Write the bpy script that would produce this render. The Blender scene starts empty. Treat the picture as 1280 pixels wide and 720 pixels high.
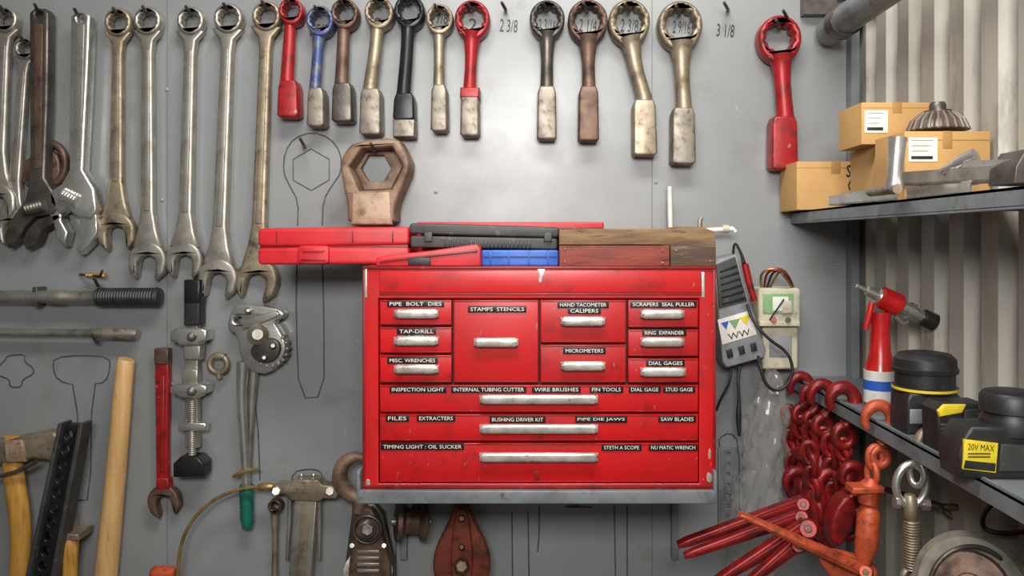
import bpy, bmesh, math, random
from math import sin, cos, pi, radians, sqrt, atan2
from mathutils import Vector, Matrix
from mathutils.geometry import tessellate_polygon
random.seed(4)
F=995.56; D=1.85; CX=675.0; CY=300.0; Z0=1.5
def S(d): return (D-d)/F
def P(x,y,d):
    s=S(d); return Vector(((x-CX)*s,-d,Z0-(y-CY)*s))
def h(r,g,b):
    f=lambda c:(c/255/12.92) if c/255<=.04045 else ((c/255+.055)/1.055)**2.4
    return (f(r),f(g),f(b),1)

# ---------------------------------------------------------------- materials
def M(name,c1,c2=None,metal=0.0,rough=.5,scale=8,lo=.45,hi=.65,bump=.1,bscale=60,rough2=None,stretch=None,c3=None,s3=40,lo3=.6,hi3=.7,coat=0,spec=.5,c4=None,s4=150,lo4=.62,hi4=.68,st4=None):
    m=bpy.data.materials.new(name); m.use_nodes=True; nt=m.node_tree; N=nt.nodes; L=nt.links
    bs=N['Principled BSDF']; bs.inputs['Metallic'].default_value=metal; bs.inputs['Roughness'].default_value=rough
    bs.inputs['Specular IOR Level'].default_value=spec
    if coat: bs.inputs['Coat Weight'].default_value=coat; bs.inputs['Coat Roughness'].default_value=.12
    tc=N.new('ShaderNodeTexCoord'); mp=N.new('ShaderNodeMapping'); L.new(tc.outputs['Object'],mp.inputs[0])
    if stretch: mp.inputs['Scale'].default_value=stretch
    def noise(sc,det=6,r=.6,src=None):
        n=N.new('ShaderNodeTexNoise'); n.inputs['Scale'].default_value=sc; n.inputs['Detail'].default_value=det; n.inputs['Roughness'].default_value=r
        L.new((src or mp).outputs[0],n.inputs['Vector']); return n
    def mixc(fac,a,b):
        x=N.new('ShaderNodeMix'); x.data_type='RGBA'; L.new(fac,x.inputs[0])
        if isinstance(a,tuple): x.inputs[6].default_value=a
        else: L.new(a,x.inputs[6])
        if isinstance(b,tuple): x.inputs[7].default_value=b
        else: L.new(b,x.inputs[7])
        return x.outputs[2]
    def ramp(src,a,b):
        r=N.new('ShaderNodeMapRange'); r.inputs[1].default_value=a; r.inputs[2].default_value=b; L.new(src,r.inputs[0]); return r.outputs[0]
    if c2 is None:
        bs.inputs['Base Color'].default_value=c1
    else:
        f=ramp(noise(scale).outputs[0],lo,hi); col=mixc(f,c1,c2)
        if c3 is not None:
            col=mixc(ramp(noise(s3,8,.7).outputs[0],lo3,hi3),col,c3)
        if c4 is not None:
            m4=mp
            if st4:
                m4=N.new('ShaderNodeMapping'); m4.inputs['Scale'].default_value=st4; m4.inputs['Rotation'].default_value=(.1,.35,.1); L.new(tc.outputs['Object'],m4.inputs[0])
            col=mixc(ramp(noise(s4,4,.6,m4).outputs[0],lo4,hi4),col,c4)
        L.new(col,bs.inputs['Base Color'])
        if rough2 is not None:
            r=N.new('ShaderNodeMapRange'); r.inputs[3].default_value=rough; r.inputs[4].default_value=rough2
            L.new(f,r.inputs[0]); L.new(r.outputs[0],bs.inputs['Roughness'])
    if bump:
        b=N.new('ShaderNodeBump'); b.inputs['Strength'].default_value=bump; b.inputs['Distance'].default_value=.002
        L.new(noise(bscale,8,.7).outputs[0],b.inputs['Height']); L.new(b.outputs[0],bs.inputs['Normal'])
    return m
wallm=M('painted_steel_grey',h(140,143,144),h(120,122,123),0,.28,1.7,.35,.7,.05,14,.42,c3=h(100,96,91),s3=5,lo3=.55,hi3=.84,spec=.8,c4=h(158,159,159),s4=60,lo4=.70,hi4=.78,st4=(1,1,.5))
corrm=M('corrugated_metal_paint',h(182,177,166),h(150,143,130),0,.42,6,.4,.7,.15,40,stretch=(1,1,.25),c3=h(96,86,72),s3=14,lo3=.56,hi3=.8)
floorm=M('concrete',h(110,106,100),h(85,82,78),0,.8,5,bump=.3)
ceilm=M('ceiling_paint',h(190,188,180),h(175,172,165),0,.8,5)
shelfm=M('shelf_grey_paint',h(122,128,131),h(100,104,106),.1,.4,12,c3=h(70,66,62),s3=30,lo3=.58,hi3=.72)
red=M('chest_red_enamel',h(194,17,21),h(162,12,16),0,.30,5,.35,.72,.05,30,.46,c3=h(92,17,15),s3=16,lo3=.55,hi3=.80,coat=.3,c4=h(170,104,98),s4=130,lo4=.69,hi4=.73,st4=(1,1,.35))
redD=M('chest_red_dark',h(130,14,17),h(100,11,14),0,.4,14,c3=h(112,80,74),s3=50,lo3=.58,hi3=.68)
redtool=M('tool_red_paint',h(156,28,32),h(120,20,24),.15,.38,25,.45,.65,.2,90,c3=h(66,38,34),s3=50,lo3=.54,hi3=.68,c4=h(140,128,118),s4=70,lo4=.66,hi4=.70)
redpl=M('red_plastic',h(196,36,44),h(170,28,36),0,.42,14,c3=h(112,46,46),s3=50,lo3=.62,hi3=.78)
chainred=M('chain_red_paint',h(140,28,28),h(98,22,22),.25,.38,35,.45,.62,.25,100,c3=h(60,38,32),s3=60,lo3=.54,hi3=.68)
orange=M('orange_paint',h(190,84,50),h(152,62,40),.15,.45,35,.45,.65,.25,100,c3=h(84,58,46),s3=70,lo3=.54,hi3=.68)
steel=M('worn_steel',h(178,173,164),h(132,126,116),.72,.36,18,.40,.68,.12,90,.5,c3=h(92,76,60),s3=30,lo3=.58,hi3=.76)
chrome=M('chrome_steel',h(214,213,208),h(168,165,158),.85,.26,16,.42,.7,.05,80,.38,c3=h(104,94,84),s3=50,lo3=.62,hi3=.78)
block=M('bare_ground_steel',h(144,136,124),h(104,96,86),.6,.45,22,.4,.66,.2,80,.58,c3=h(72,58,46),s3=45,lo3=.55,hi3=.68)
bronze=M('tan_aged_steel',h(164,151,130),h(120,107,88),.65,.42,20,.4,.65,.2,90,.54,c3=h(76,60,46),s3=40,lo3=.56,hi3=.74)
dark=M('dark_steel',h(104,98,92),h(68,62,58),.7,.36,22,.4,.65,.2,90,.48,c3=h(140,134,124),s3=60,lo3=.62,hi3=.74)
rust=M('rusty_steel',h(116,92,78),h(78,60,52),.5,.5,26,.4,.62,.35,90,c3=h(54,42,38),s3=50,lo3=.58,hi3=.7)
rustM=M('rusty_cast_mid',h(140,116,96),h(98,74,60),.3,.55,16,.4,.62,.35,90,c3=h(66,48,40),s3=30,lo3=.54,hi3=.7)
rustL=M('rusty_cast_light',h(172,152,130),h(132,104,84),.2,.55,16,.4,.62,.35,90,c3=h(84,60,46),s3=30,lo3=.54,hi3=.7)
blackm=M('black_metal',h(36,36,38),h(24,24,25),.3,.35,20)
blackp=M('black_plastic',h(32,32,32),h(46,46,45),0,.45,30,c3=h(88,84,78),s3=60,lo3=.64,hi3=.78)
dusty=M('dusty_black_plastic',h(60,60,59),h(44,44,44),0,.5,18,c3=h(108,102,92),s3=40,lo3=.58,hi3=.76)
gapshade=M('drawer_gap_shade',h(16,6,6))  # near-black colour standing in for the shade between drawers
bluepl=M('blue_plastic',h(36,94,184),h(26,76,155),0,.38,20)
bluetool=M('blue_worn_paint',h(64,84,128),h(120,116,110),.4,.42,40)
wood=M('wood_handle',h(202,164,108),h(182,140,88),0,.5,9,.35,.7,.1,60,stretch=(8,8,1),c3=h(120,86,54),s3=12,lo3=.58,hi3=.75)
woody=M('wood_handle_yellow',h(194,146,66),h(160,112,46),0,.46,9,.35,.7,.1,60,stretch=(8,8,1),c3=h(96,66,36),s3=14,lo3=.56,hi3=.74)
boxwood=M('old_wood_tan',h(134,104,68),h(92,66,44),0,.65,10,.35,.7,.3,60,stretch=(1,8,8),c3=h(44,34,26),s3=16,lo3=.54,hi3=.7)
boxdk=M('old_wood_dark',h(84,62,46),h(58,44,34),0,.65,10,.35,.7,.3,60,stretch=(1,8,8),c3=h(126,98,60),s3=18,lo3=.56,hi3=.7)
boxred=M('old_wood_red',h(140,56,42),h(106,44,34),0,.6,10,.35,.7,.3,60,stretch=(1,8,8),c3=h(58,34,26),s3=22,lo3=.54,hi3=.7)
card=M('cardboard',h(200,160,102),h(180,138,84),0,.8,6,.35,.7,.1,80)
cardD=M('cardboard_tape',h(172,132,76),h(155,116,64),0,.5,6)
paper=M('paper_label',h(225,222,212),h(212,208,196),0,.7,30)
ink=M('ink_black',h(28,28,30))
lblb=M('label_black',h(18,15,16),None,0,.35,bump=0)
lblw=M('label_white',h(222,216,206),None,0,.6,bump=0)
alu=M('aluminium_pull',h(214,209,200),h(176,170,160),.6,.32,35,.4,.65,.2,150,c3=h(96,86,80),s3=90,lo3=.6,hi3=.68)
beige=M('beige_case',h(192,186,162),h(172,164,142),0,.45,20,c3=h(112,104,88),s3=40,lo3=.58,hi3=.75)
greyp=M('grey_plastic',h(136,138,141),h(112,114,118),0,.45,20,c3=h(90,88,84),s3=40,lo3=.6,hi3=.74)
green=M('green_dial',h(120,160,110),h(146,180,136),0,.4,30)
yellow=M('yellow_label',h(224,200,40),h(204,178,30),0,.5,30)
teal=M('teal_grip',h(20,100,88),h(16,80,72),0,.5,30)
brass=M('brass',h(164,136,86),h(128,104,66),.6,.38,30)
white=M('white_plastic',h(218,217,210),h(200,198,190),0,.5,30)
bluel=M('blue_label',h(40,90,180))
marker=M('marker_line',h(56,56,59),h(90,91,93),0,.6,60,.4,.7,0)
def bagmat():
    m=bpy.data.materials.new('clear_plastic_film'); m.use_nodes=True; b=m.node_tree.nodes['Principled BSDF']
    b.inputs['Base Color'].default_value=h(180,178,172); b.inputs['Roughness'].default_value=.12; b.inputs['Alpha'].default_value=.2; b.inputs['Specular IOR Level'].default_value=.9
    return m
bag=bagmat()

# ---------------------------------------------------------------- builder
ALL=[]
TC=bpy.data.collections.new('tmp'); bpy.context.scene.collection.children.link(TC)
def circ(cx,cy,r,n=32,ry=None,a0=0):
    ry=r if ry is None else ry
    return [(cx+r*cos(2*pi*i/n+a0),cy+ry*sin(2*pi*i/n+a0)) for i in range(n)]
def star(cx,cy,r,n=12,k=.86,a0=0):
    return [(cx+(r if i%2 else r*k)*cos(pi*i/n+a0),cy+(r if i%2 else r*k)*sin(pi*i/n+a0)) for i in range(2*n)]
def rect(x0,y0,x1,y1,c=0):
    if c==0: return [(x0,y0),(x1,y0),(x1,y1),(x0,y1)]
    return [(x0+c,y0),(x1-c,y0),(x1-c*.3,y0+c*.3),(x1,y0+c),(x1,y1-c),(x1-c*.3,y1-c*.3),(x1-c,y1),(x0+c,y1),(x0+c*.3,y1-c*.3),(x0,y1-c),(x0,y0+c),(x0+c*.3,y0+c*.3)]
def rot(pts,cx,cy,a):
    a=radians(a); return [(cx+(x-cx)*cos(a)-(y-cy)*sin(a),cy+(x-cx)*sin(a)+(y-cy)*cos(a)) for x,y in pts]
def smooth(pts,it=2,closed=True):
    for _ in range(it):
        o=[]; n=len(pts)
        rng=range(n) if closed else range(n-1)
        if not closed: o.append(pts[0])
        for i in rng:
            a=pts[i]; b=pts[(i+1)%n]
            o.append(tuple(a[k]*.75+b[k]*.25 for k in range(len(a)))); o.append(tuple(a[k]*.25+b[k]*.75 for k in range(len(a))))
        if not closed: o.append(pts[-1])
        pts=o
    return pts
class B:
    def __init__(s,name): s.name=name; s.v=[]; s.f=[]; s.m=[]; s.mats=[]; ALL.append(s)
    def mi(s,m):
        if m not in s.mats: s.mats.append(m)
        return s.mats.index(m)
    def add(s,vs,fs,mat):
        o=len(s.v); s.v+=[Vector(v) for v in vs]; i=s.mi(mat)
        for f in fs: s.f.append([a+o for a in f]); s.m.append(i)
    def plate(s,pts,d0,d1,mat,holes=(),bev=1.0,steps=3):
        sc=S(d1)
        def area(l): return sum(l[i][0]*l[(i+1)%len(l)][1]-l[(i+1)%len(l)][0]*l[i][1] for i in range(len(l)))
        loops=[]
        for k,l in enumerate([pts]+list(holes)):
            l=[tuple(p) for p in l]
            a=area(l)
            if (k==0 and a<0) or (k>0 and a>0): l=l[::-1]
            loops.append(l)
        bm=min(bev*sc,(d1-d0)*.9)
        levels=[(0,d0)]+[(bev*(1-cos(t/steps*pi/2)),d1-bm+bm*sin(t/steps*pi/2)) for t in range(steps+1)] if bev>0 else [(0,d0),(0,d1)]
        vs=[];fs=[]
        norms=[]
        for l in loops:
            n=len(l); nn=[]
            for i in range(n):
                a=Vector(l[i-1]);b=Vector(l[i]);c=Vector(l[(i+1)%n])
                e1=(b-a);e2=(c-b)
                if e1.length<1e-6:e1=e2
                if e2.length<1e-6:e2=e1
                n1=Vector((-e1.y,e1.x)).normalized();n2=Vector((-e2.y,e2.x)).normalized()
                m=n1+n2
                m=m.normalized() if m.length>1e-4 else n1
                nn.append(m/max(.55,m.dot(n1)))
            norms.append(nn)
        tot=sum(len(l) for l in loops)
        for ins,dd in levels:
            for l,nn in zip(loops,norms):
                for p,q in zip(l,nn):
                    x=p[0]+q.x*ins; y=p[1]+q.y*ins
                    w=P(x,y,d1); vs.append(Vector((w.x,-dd,w.z)))
        base=0
        for l in loops:
            n=len(l)
            for k in range(len(levels)-1):
                for i in range(n):
                    j=(i+1)%n
                    fs.append([k*tot+base+i,k*tot+base+j,(k+1)*tot+base+j,(k+1)*tot+base+i])
            base+=n
        tri=tessellate_polygon([[Vector((p[0],p[1],0)) for p in l] for l in loops])
        K=(len(levels)-1)*tot
        for t in tri:
            fs.append([a+K for a in t]); fs.append([a for a in t][::-1])
        s.add(vs,fs,mat); return s
    def box(s,x0,y0,x1,y1,d0,d1,mat,bev=1.0,c=0): return s.plate(rect(x0,y0,x1,y1,c),d0,d1,mat,bev=bev)
    def loft(s,pts,rad,mat,n=14,ratio=1.0,closed=False,phase=0,ref=None,T=None):
        pts=[Vector(p) for p in pts]; N=len(pts); vs=[];fs=[]; nrm=None
        for i in range(N):
            if T is not None: t=T
            else:
                a=pts[i-1] if (i>0 or closed) else pts[i]; b=pts[(i+1)%N] if (i<N-1 or closed) else pts[i]
                t=(b-a).normalized()
            r=nrm if nrm is not None else (ref or Vector((0,1,0)))
            if abs(t.dot(r))>.95: r=Vector((0,0,1)) if abs(t.z)<.9 else Vector((1,0,0))
            nrm=(r-t*r.dot(t)).normalized(); bi=t.cross(nrm)
            for k in range(n):
                a=2*pi*k/n+phase; vs.append(pts[i]+(bi*cos(a)+nrm*sin(a)*ratio)*rad[i])
        for i in range(N if closed else N-1):
            i2=(i+1)%N
            for k in range(n):
                k2=(k+1)%n; fs.append([i*n+k,i*n+k2,i2*n+k2,i2*n+k])
        if not closed: fs.append(list(range(n))[::-1]); fs.append([(N-1)*n+k for k in range(n)])
        s.add(vs,fs,mat); return s
    def tube(s,pts,d,mat,n=14,ratio=1.0,sm=0,closed=False,phase=0):
        q=[(p[0],p[1],p[2],(p[3] if len(p)>3 else d)) for p in pts]
        if sm: q=smooth(q,sm,closed)
        return s.loft([P(a,b,e) for a,b,c,e in q],[c*S(e) for a,b,c,e in q],mat,n,ratio,closed,phase)
    def lathe(s,p0,p1,prof,mat,n=24,scale=None):
        p0=Vector(p0);p1=Vector(p1); sc=scale if scale else S(-(p0.y+p1.y)/2)
        return s.loft([p0.lerp(p1,t) for t,r in prof],[max(r,.01)*sc for t,r in prof],mat,n,T=(p1-p0).normalized())
    def ring(s,cx,cy,R,r,d,mat,Ry=None,n=28,ang=0,tilt=0,m=10):
        Ry=R if Ry is None else Ry; sc=S(d); pts=[]
        for i in range(n):
            a=2*pi*i/n; x=R*cos(a); y=Ry*sin(a); dz=x*sin(tilt); x=x*cos(tilt)
            X=x*cos(ang)-y*sin(ang); Y=x*sin(ang)+y*cos(ang)
            pts.append(P(cx+X,cy+Y,d)+Vector((0,-dz*sc,0)))
        return s.loft(pts,[r*sc]*n,mat,m,closed=True)
    def wbox(s,x0,x1,y0,y1,z0,z1,mat):
        vs=[(x,y,z) for x in (x0,x1) for y in (y0,y1) for z in (z0,z1)]
        fs=[[0,1,3,2],[4,6,7,5],[0,4,5,1],[2,3,7,6],[0,2,6,4],[1,5,7,3]]
        s.add(vs,fs,mat); return s
    def angle(s,p0,p1,w,hh,t,mat):
        p0=Vector(p0);p1=Vector(p1); u=(p1-p0).normalized(); z=Vector((0,0,1)); z=(z-u*z.dot(u)).normalized(); n=u.cross(z).normalized()
        if n.x<0: n=-n
        for (a,b,c,e) in ((0,w,0,t),(0,t,0,hh)):
            vs=[p+n*i+z*j for p in (p0,p1) for i in (a,b) for j in (c,e)]
            s.add(vs,[[0,1,3,2],[4,6,7,5],[0,4,5,1],[2,3,7,6],[0,2,6,4],[1,5,7,3]],mat)
        return s
    def text(s,txt,x0,y0,x1,y1,d,mat,ang=0):
        cu=bpy.data.curves.new('t','FONT'); cu.body=txt; cu.size=1; cu.resolution_u=2
        ob=bpy.data.objects.new('t',cu); TC.objects.link(ob)
        dg=bpy.context.evaluated_depsgraph_get(); dg.update(); me=ob.evaluated_get(dg).to_mesh()
        vs=[v.co.copy() for v in me.vertices]; fs=[list(p.vertices) for p in me.polygons]
        ob.evaluated_get(dg).to_mesh_clear(); bpy.data.objects.remove(ob)
        if not vs: return s
        a=min(v.x for v in vs);b=max(v.x for v in vs);c=min(v.y for v in vs);e=max(v.y for v in vs)
        mx,my=(x0+x1)/2,(y0+y1)/2; out=[]
        ca,sa=cos(radians(ang)),sin(radians(ang))
        for v in vs:
            X=((v.x-a)/(b-a)-.5)*(x1-x0); Y=(.5-(v.y-c)/(e-c))*(y1-y0)
            out.append(P(mx+X*ca-Y*sa,my+X*sa+Y*ca,d))
        s.add(out,fs,mat); return s
    def finish(s,col):
        me=bpy.data.meshes.new(s.name)
        lo=[min(v[i] for v in s.v) for i in range(3)]; hi=[max(v[i] for v in s.v) for i in range(3)]
        c=Vector([(lo[i]+hi[i])/2 for i in range(3)])
        me.from_pydata([tuple(v-c) for v in s.v],[],s.f)
        for m in s.mats: me.materials.append(m)
        me.polygons.foreach_set('material_index',s.m); 
        bm=bmesh.new(); bm.from_mesh(me); bmesh.ops.recalc_face_normals(bm,faces=bm.faces)
        for f in bm.faces: f.smooth=True
        bm.to_mesh(me); bm.free()
        me.set_sharp_from_angle(angle=radians(38))
        ob=bpy.data.objects.new(s.name,me); ob.location=c; col.objects.link(ob); return ob

# ---------------------------------------------------------------- room
XR=.765
w=B('wall_back')
w.wbox(-2.4,XR+.05,.004,.06,0,3.0,M('seam_dark',h(84,86,87)))
xs=[-2.4]+[P(x,0,0).x for x in (-180,209,815,1058)]
zs=[0,P(0,760,0).z,3.0]
for i in range(4):
    for j in range(2):
        w.wbox(xs[i]+.0006,xs[i+1]-.0006,0,.01,zs[j]+.0006,zs[j+1]-.0006,wallm)
w.wbox(P(1058,0,0).x,P(1068,0,0).x,-.03,.01,0,3,shelfm)
for (x,y) in [(203,250),(214,480),(820,228),(808,110),(1046,330),(209,112),(545,240),(545,520)]:
    w.lathe(P(x,y,0),P(x,y,.003),[(0,2.4),(.6,2.2),(1,1)],wallm,10)
w=B('wall_right')
prof=[];y=.02;pitch=.105
while y>-2.6:
    prof+=[(y,0),(y-.050,0),(y-.064,.026),(y-.091,.026)]; y-=pitch
vs=[];fs=[]
for (yy,o) in prof:
    vs+=[(XR-.02+o,yy,0),(XR-.02+o,yy,3.0)]
for i in range(len(prof)-1): fs.append([2*i,2*i+2,2*i+3,2*i+1])
w.add(vs,fs,corrm)
w.wbox(XR+.008,XR+.05,-2.6,.02,0,3,corrm)
w=B('floor'); w.wbox(-2.4,XR+.05,-3.6,.06,-.05,0,floorm)
w=B('ceiling'); w.wbox(-2.4,XR+.05,-3.6,.06,3.0,3.05,ceilm)
w=B('wall_left'); w.wbox(-2.45,-2.4,-3.6,.06,0,3.0,wallm)

# ---------------------------------------------------------------- markings
mk=B('tool_outline_marking')
def line(pts,cl=False,r=.85,sm=1):
    mk.tube([(x,y,r) for x,y in pts],.0012,marker,n=6,ratio=.25,sm=sm,closed=cl)
line([(372,282),(373,252),(362,232),(354,215),(356,190),(368,172),(390,165),(412,172),(426,190),(427,215),(415,232),(404,250),(403,282)])
line([(371,330),(370,400),(374,498),(405,496),(405,400),(403,330)])
line(circ(389,212,26,6,a0=pi/2),True,.7,0)
line([(97,625),(97,482),(72,476),(66,460),(68,447),(100,444),(136,446),(138,460),(132,478),(115,480),(113,625),(97,625)])
line([(-5,460),(5,452),(10,444),(32,443),(30,452),(42,460),(42,468),(28,474),(27,484),(12,484),(12,474),(0,470)])
line([(364,612),(366,590),(385,586),(400,588),(404,598)]);line([(640,640),(641,760)]);line([(660,640),(662,760)])
line([(674,632),(674,668),(672,690)]);line([(768,632),(769,700),(770,760)]);line([(784,632),(784,760)])
line([(726,632),(700,634),(740,634)]);line([(495,500),(495,760)]);line([(900,560),(898,548),(912,540),(924,552),(924,640)])
line([(312,470),(322,520),(325,600)]);
for t,x,y in [('1 7/8',549,22),('2',591,31),('2',473,30),('2 3/16',684,32),('2 1/4',735,32),('2 3/8',787,32),('2 9/16',852,34),('2 3/8',636,32),('3 1/8',907,38),('1 5/8',399,38),('1 3/4',430,34)]:
    wd=10 if len(t)<2 else 22
    mk.text(t,x-wd/2,y-8,x+wd/2,y+8,.0015,ink,ang=4)
pg=B('tool_hanging_pegs')
def peg(x,y,L=.075,r=2.2):
    pg.tube([(x,y,r,.001),(x,y,r,L*.75),(x-5,y-9,r*.9,L)],0,dark,n=8,sm=1)

# ---------------------------------------------------------------- wrenches
def striker(cx,cy,R,bx0,by0,bx1,by1,mat,bm=None,name='striking_wrench'):
    o=B(name); bm=bm or mat; bc=(bx0+bx1)/2; bw=bx1-bx0
    egg=[(cx+R*cos(a)*1.0,cy+R*sin(a)*(1.04 if sin(a)<0 else 1.22)) for a in [2*pi*i/36 for i in range(36)]]
    o.plate(egg,.012,.048,mat,[star(cx,cy-R*.02,R*.72,12,.87)],bev=R*.16)
    o.tube([(cx,cy+R*.85,R*.62),(cx+(bc-cx)*.15,cy+R*1.35,R*.42),(cx+(bc-cx)*.4,cy+R*1.35+(by0-cy-R*1.35)*.4,bw*.30),(bc,by0-4,bw*.32),(bc,by0+6,bw*.36)],.032,mat,n=18,ratio=.95,sm=2)
    sk=(bc-cx)*.05
    o.plate([(bx0+4,by0-3),(bx1-4,by0-3),(bx1-1,by0+5),(bx1+sk,by1-3),(bx1-3+sk,by1),(bx0+3+sk,by1),(bx0+sk,by1-3),(bx0+1,by0+5)],.010,.056,bm,bev=2.6)
    peg(cx-1,cy-R*.45)
    return o
striker(363,12,15,346,103,372,146,redtool)
striker(399,24,17,383,112,405,158,bluetool,block)
striker(430,15,17,414,106,440,152,rust,dark)
striker(473,14,18,449,113,476,168,bronze,block)
striker(511,12,19,491,119,518,150,blackm).box(491,149,518,171,.010,.0565,block,2)
striker(549,22,17,538,108,559,164,bronze,block)
o=striker(590,22,22,575,112,599,170,redtool,block); o.box(575,109,599,122,.009,.057,redtool,2)
striker(684,22,22,671,110,696,174,dark,block)
striker(735,24,25,723,110,749,176,rust)
striker(787,25,26,791,127,821,194,bronze,bronze)
striker(851,29,28,840,137,870,205,bronze,block)
striker(976,46,27,965,148,998,212,redtool)
peg(632,12);peg(910,12);peg(380,182);peg(984,22)
def jaw(cx,cy,R,a):
    pts=[]
    for i in range(25):
        t=radians(38+ (322-38)*i/24); k=1.0
        if i<3 or i>21: k=1.08
        pts.append((cx+R*k*sin(t),cy+R*k*cos(t)))
    pts+= [(cx-.54*R,cy+1.0*R),(cx-.46*R,cy+.85*R),(cx-.46*R,cy+.10*R),(cx-.34*R,cy-.16*R),(cx,cy-.3*R),(cx+.34*R,cy-.16*R),(cx+.46*R,cy+.10*R),(cx+.46*R,cy+.85*R),(cx+.54*R,cy+1.0*R)]
    return rot(pts,cx,cy,a)
def combo(cx,cy,R,jx,jy,JR,w0,w1,mat,a=12,name='combination_wrench',d=0.0):
    o=B(name)
    o.plate(circ(cx,cy,R,40,R*1.06),.014+d,.036+d,mat,[star(cx,cy,R*.66,12,.88)],bev=R*.2)
    v=Vector((jx-cx,jy-cy)); L=v.length; u=v/L; n=Vector((-u.y,u.x))
    def pt(t,wd): return (cx+u.x*t+n.x*wd,cy+u.y*t+n.y*wd)
    prof=[(R*.72,w0*1.35),(R*1.5,w0*.62),(R*2.4,w0*.5),(L-JR*2.6,w1*.5),(L-JR*1.6,w1*.72),(L-JR*.7,w1*1.1)]
    pts=[pt(t,wd) for t,wd in prof]+[pt(t,-wd) for t,wd in prof[::-1]]
    o.plate(pts,.016+d,.030+d,mat,bev=w0*.26)
    o.plate([pt(R*2.2,w0*.2),pt(L-JR*2.6,w1*.2),pt(L-JR*2.6,-w1*.2),pt(R*2.2,-w0*.2)],.028+d,.0325+d,mat,bev=1)
    o.plate(jaw(jx,jy,JR,a),.012+d,.033+d,mat,bev=JR*.16)
    peg(cx,cy-R*.5)
    return o
combo(146,27,17,143,289,24,13,17,bronze,-6)
combo(183,25,17,183,326,24,14,17,steel,6)
combo(237,25,17,229,325,23,14,17,steel,4)
combo(284,22,18,271,348,25,15,18,steel,8)
combo(332,19,18,320,350,27,15,18,bronze,14)
combo(5,24,15,-6,252,24,14,17,steel,-8)
def adj(parts,kn,mat,name='adjustable_wrench',groove=None,holec=None,gm=None):
    o=B(name); 
    o.plate(parts[0],.022,.05,mat,[circ(*holec)] if holec else [],bev=3)
    for p in parts[1:]: o.plate(p,.018,.046,mat,bev=2.2)
    if groove: o.plate(groove,.048,.0515,gm or dark,bev=.8)
    x0,y0,x1,y1,r=kn; pr=[]
    for i in range(13): pr.append((i/12,r if i%2 else r*.8))
    o.lathe(P(x0,y0,.05),P(x1,y1,.05),pr,mat,14)
    return o
adj([[(36,16),(42,10),(55,10),(60,16),(59,130),(55,222),(70,246),(73,258),(66,268),(44,270),(30,284),(22,300),(9,310),(4,296),(10,280),(16,270),(30,250),(37,222)],
     [(46,274),(72,266),(78,272),(62,282),(50,290),(44,306),(32,312),(27,300),(34,286)]],(34,262,56,256,9),dark,groove=[(42,30),(53,30),(51,210),(43,210)],holec=(48,18,4),gm=rust)
adj([[(88,20),(94,14),(106,14),(112,20),(108,120),(103,212),(117,236),(121,262),(114,274),(98,272),(84,262),(74,268),(62,254),(60,240),(76,230),(86,212)],
     [(62,250),(76,262),(76,276),(84,290),(80,308),(70,296),(66,278),(58,262)],[(98,272),(120,268),(122,290),(112,306),(100,318),(94,312),(102,296)]],(78,242,98,252,9),chrome,groove=[(95,30),(105,30),(101,200),(93,200)],holec=(100,24,4),gm=steel)
o=B('chain_wrench_head'); o.ring(62,205,20,5,.012,rust,Ry=26); o.plate(smooth([(20,205),(40,195),(72,185),(76,230),(50,245),(22,225)],2),.004,.018,rust,bev=3)
combo(30,60,13,12,283,22,12,15,steel,-10,d=-.006)
peg(48,14);peg(98,20)
o=B('hex_hydrant_wrench')
outer=smooth([(424,206),(430,190),(442,177),(496,171),(506,188),(514,207),(500,240),(493,258),(493,282),(434,282),(434,255),(430,238)],1)
o.plate(outer,.01,.085,rustM,[[(436,208),(452,185),(490,183),(503,208),(489,236),(449,238)]],bev=4)
o.plate([(440,241),(487,239),(490,281),(438,281)],.08,.0885,rustL,bev=3)
o.plate([(435,206),(452,184),(490,182),(504,207),(489,236),(449,238)],.008,.02,rustM,bev=1,holes=[circ(470,210,19,6)])
peg(468,188,.1)
# ---------------------------------------------------------------- left lower tools
o=B('torque_wrench')
o.lathe(P(-40,371,.035),P(122,371,.035),[(0,7),(.1,8),(.62,8),(.63,9),(.75,9),(.76,8),(.97,8),(1,10)],steel)
pr=[(0,10),(.02,11.5)]+[(.05+.85*i/40,11.5 if i%2 else 10.8) for i in range(41)]+[(.93,12),(.99,11),(1,8)]
o.lathe(P(122,371,.035),P(201,371,.035),pr,blackp)
o.box(40,359,46,383,.01,.045,dark,1)
o=B('breaker_bar')
o.lathe(P(-40,415,.03),P(172,417,.03),[(0,5),(.72,5),(.73,6),(.76,6.5),(.97,7.5),(1,6)],steel)
o.box(140,411,154,423,.02,.042,bronze,2)
pg.tube([(100,343,1.5,0.001),(125,345,1.5,.04),(128,338,1.5,.05)],0,dark,8)
pg.lathe(P(108,344,.02),P(132,345,.03),[(i/14,3.5 if i%2 else 2.4) for i in range(15)],brass,10)
peg(122,356);peg(120,427);
o=B('bar_clamp')
o.box(229,350,250,408,.015,.045,blackp,3,3); o.box(229,350,250,380,.014,.0465,blackm,3)
o.box(231,404,247,560,.016,.034,steel,1.5)
for y0,y1 in ((410,432),(480,498)):
    o.plate([(212,y0+4),(222,y0),(248,y0),(258,y0+3),(258,y1-6),(250,y1-4),(248,y1),(224,y1),(220,y1-4),(212,y1-5)],.012,.05,chrome,bev=2.5)
    o.lathe(P(240,(y0+y1)/2,.05),P(240,(y0+y1)/2,.058),[(0,6),(.8,5),(1,3)],dark)
o.box(229,432,250,450,.02,.045,steel,2); o.box(227,462,247,482,.02,.04,steel,2)
o.lathe(P(240,500,.04),P(240,580,.04),[(i/60,5 if i%2 else 3.8) for i in range(61)],steel,14)
o.box(222,529,257,539,.03,.05,chrome,2)
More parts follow.
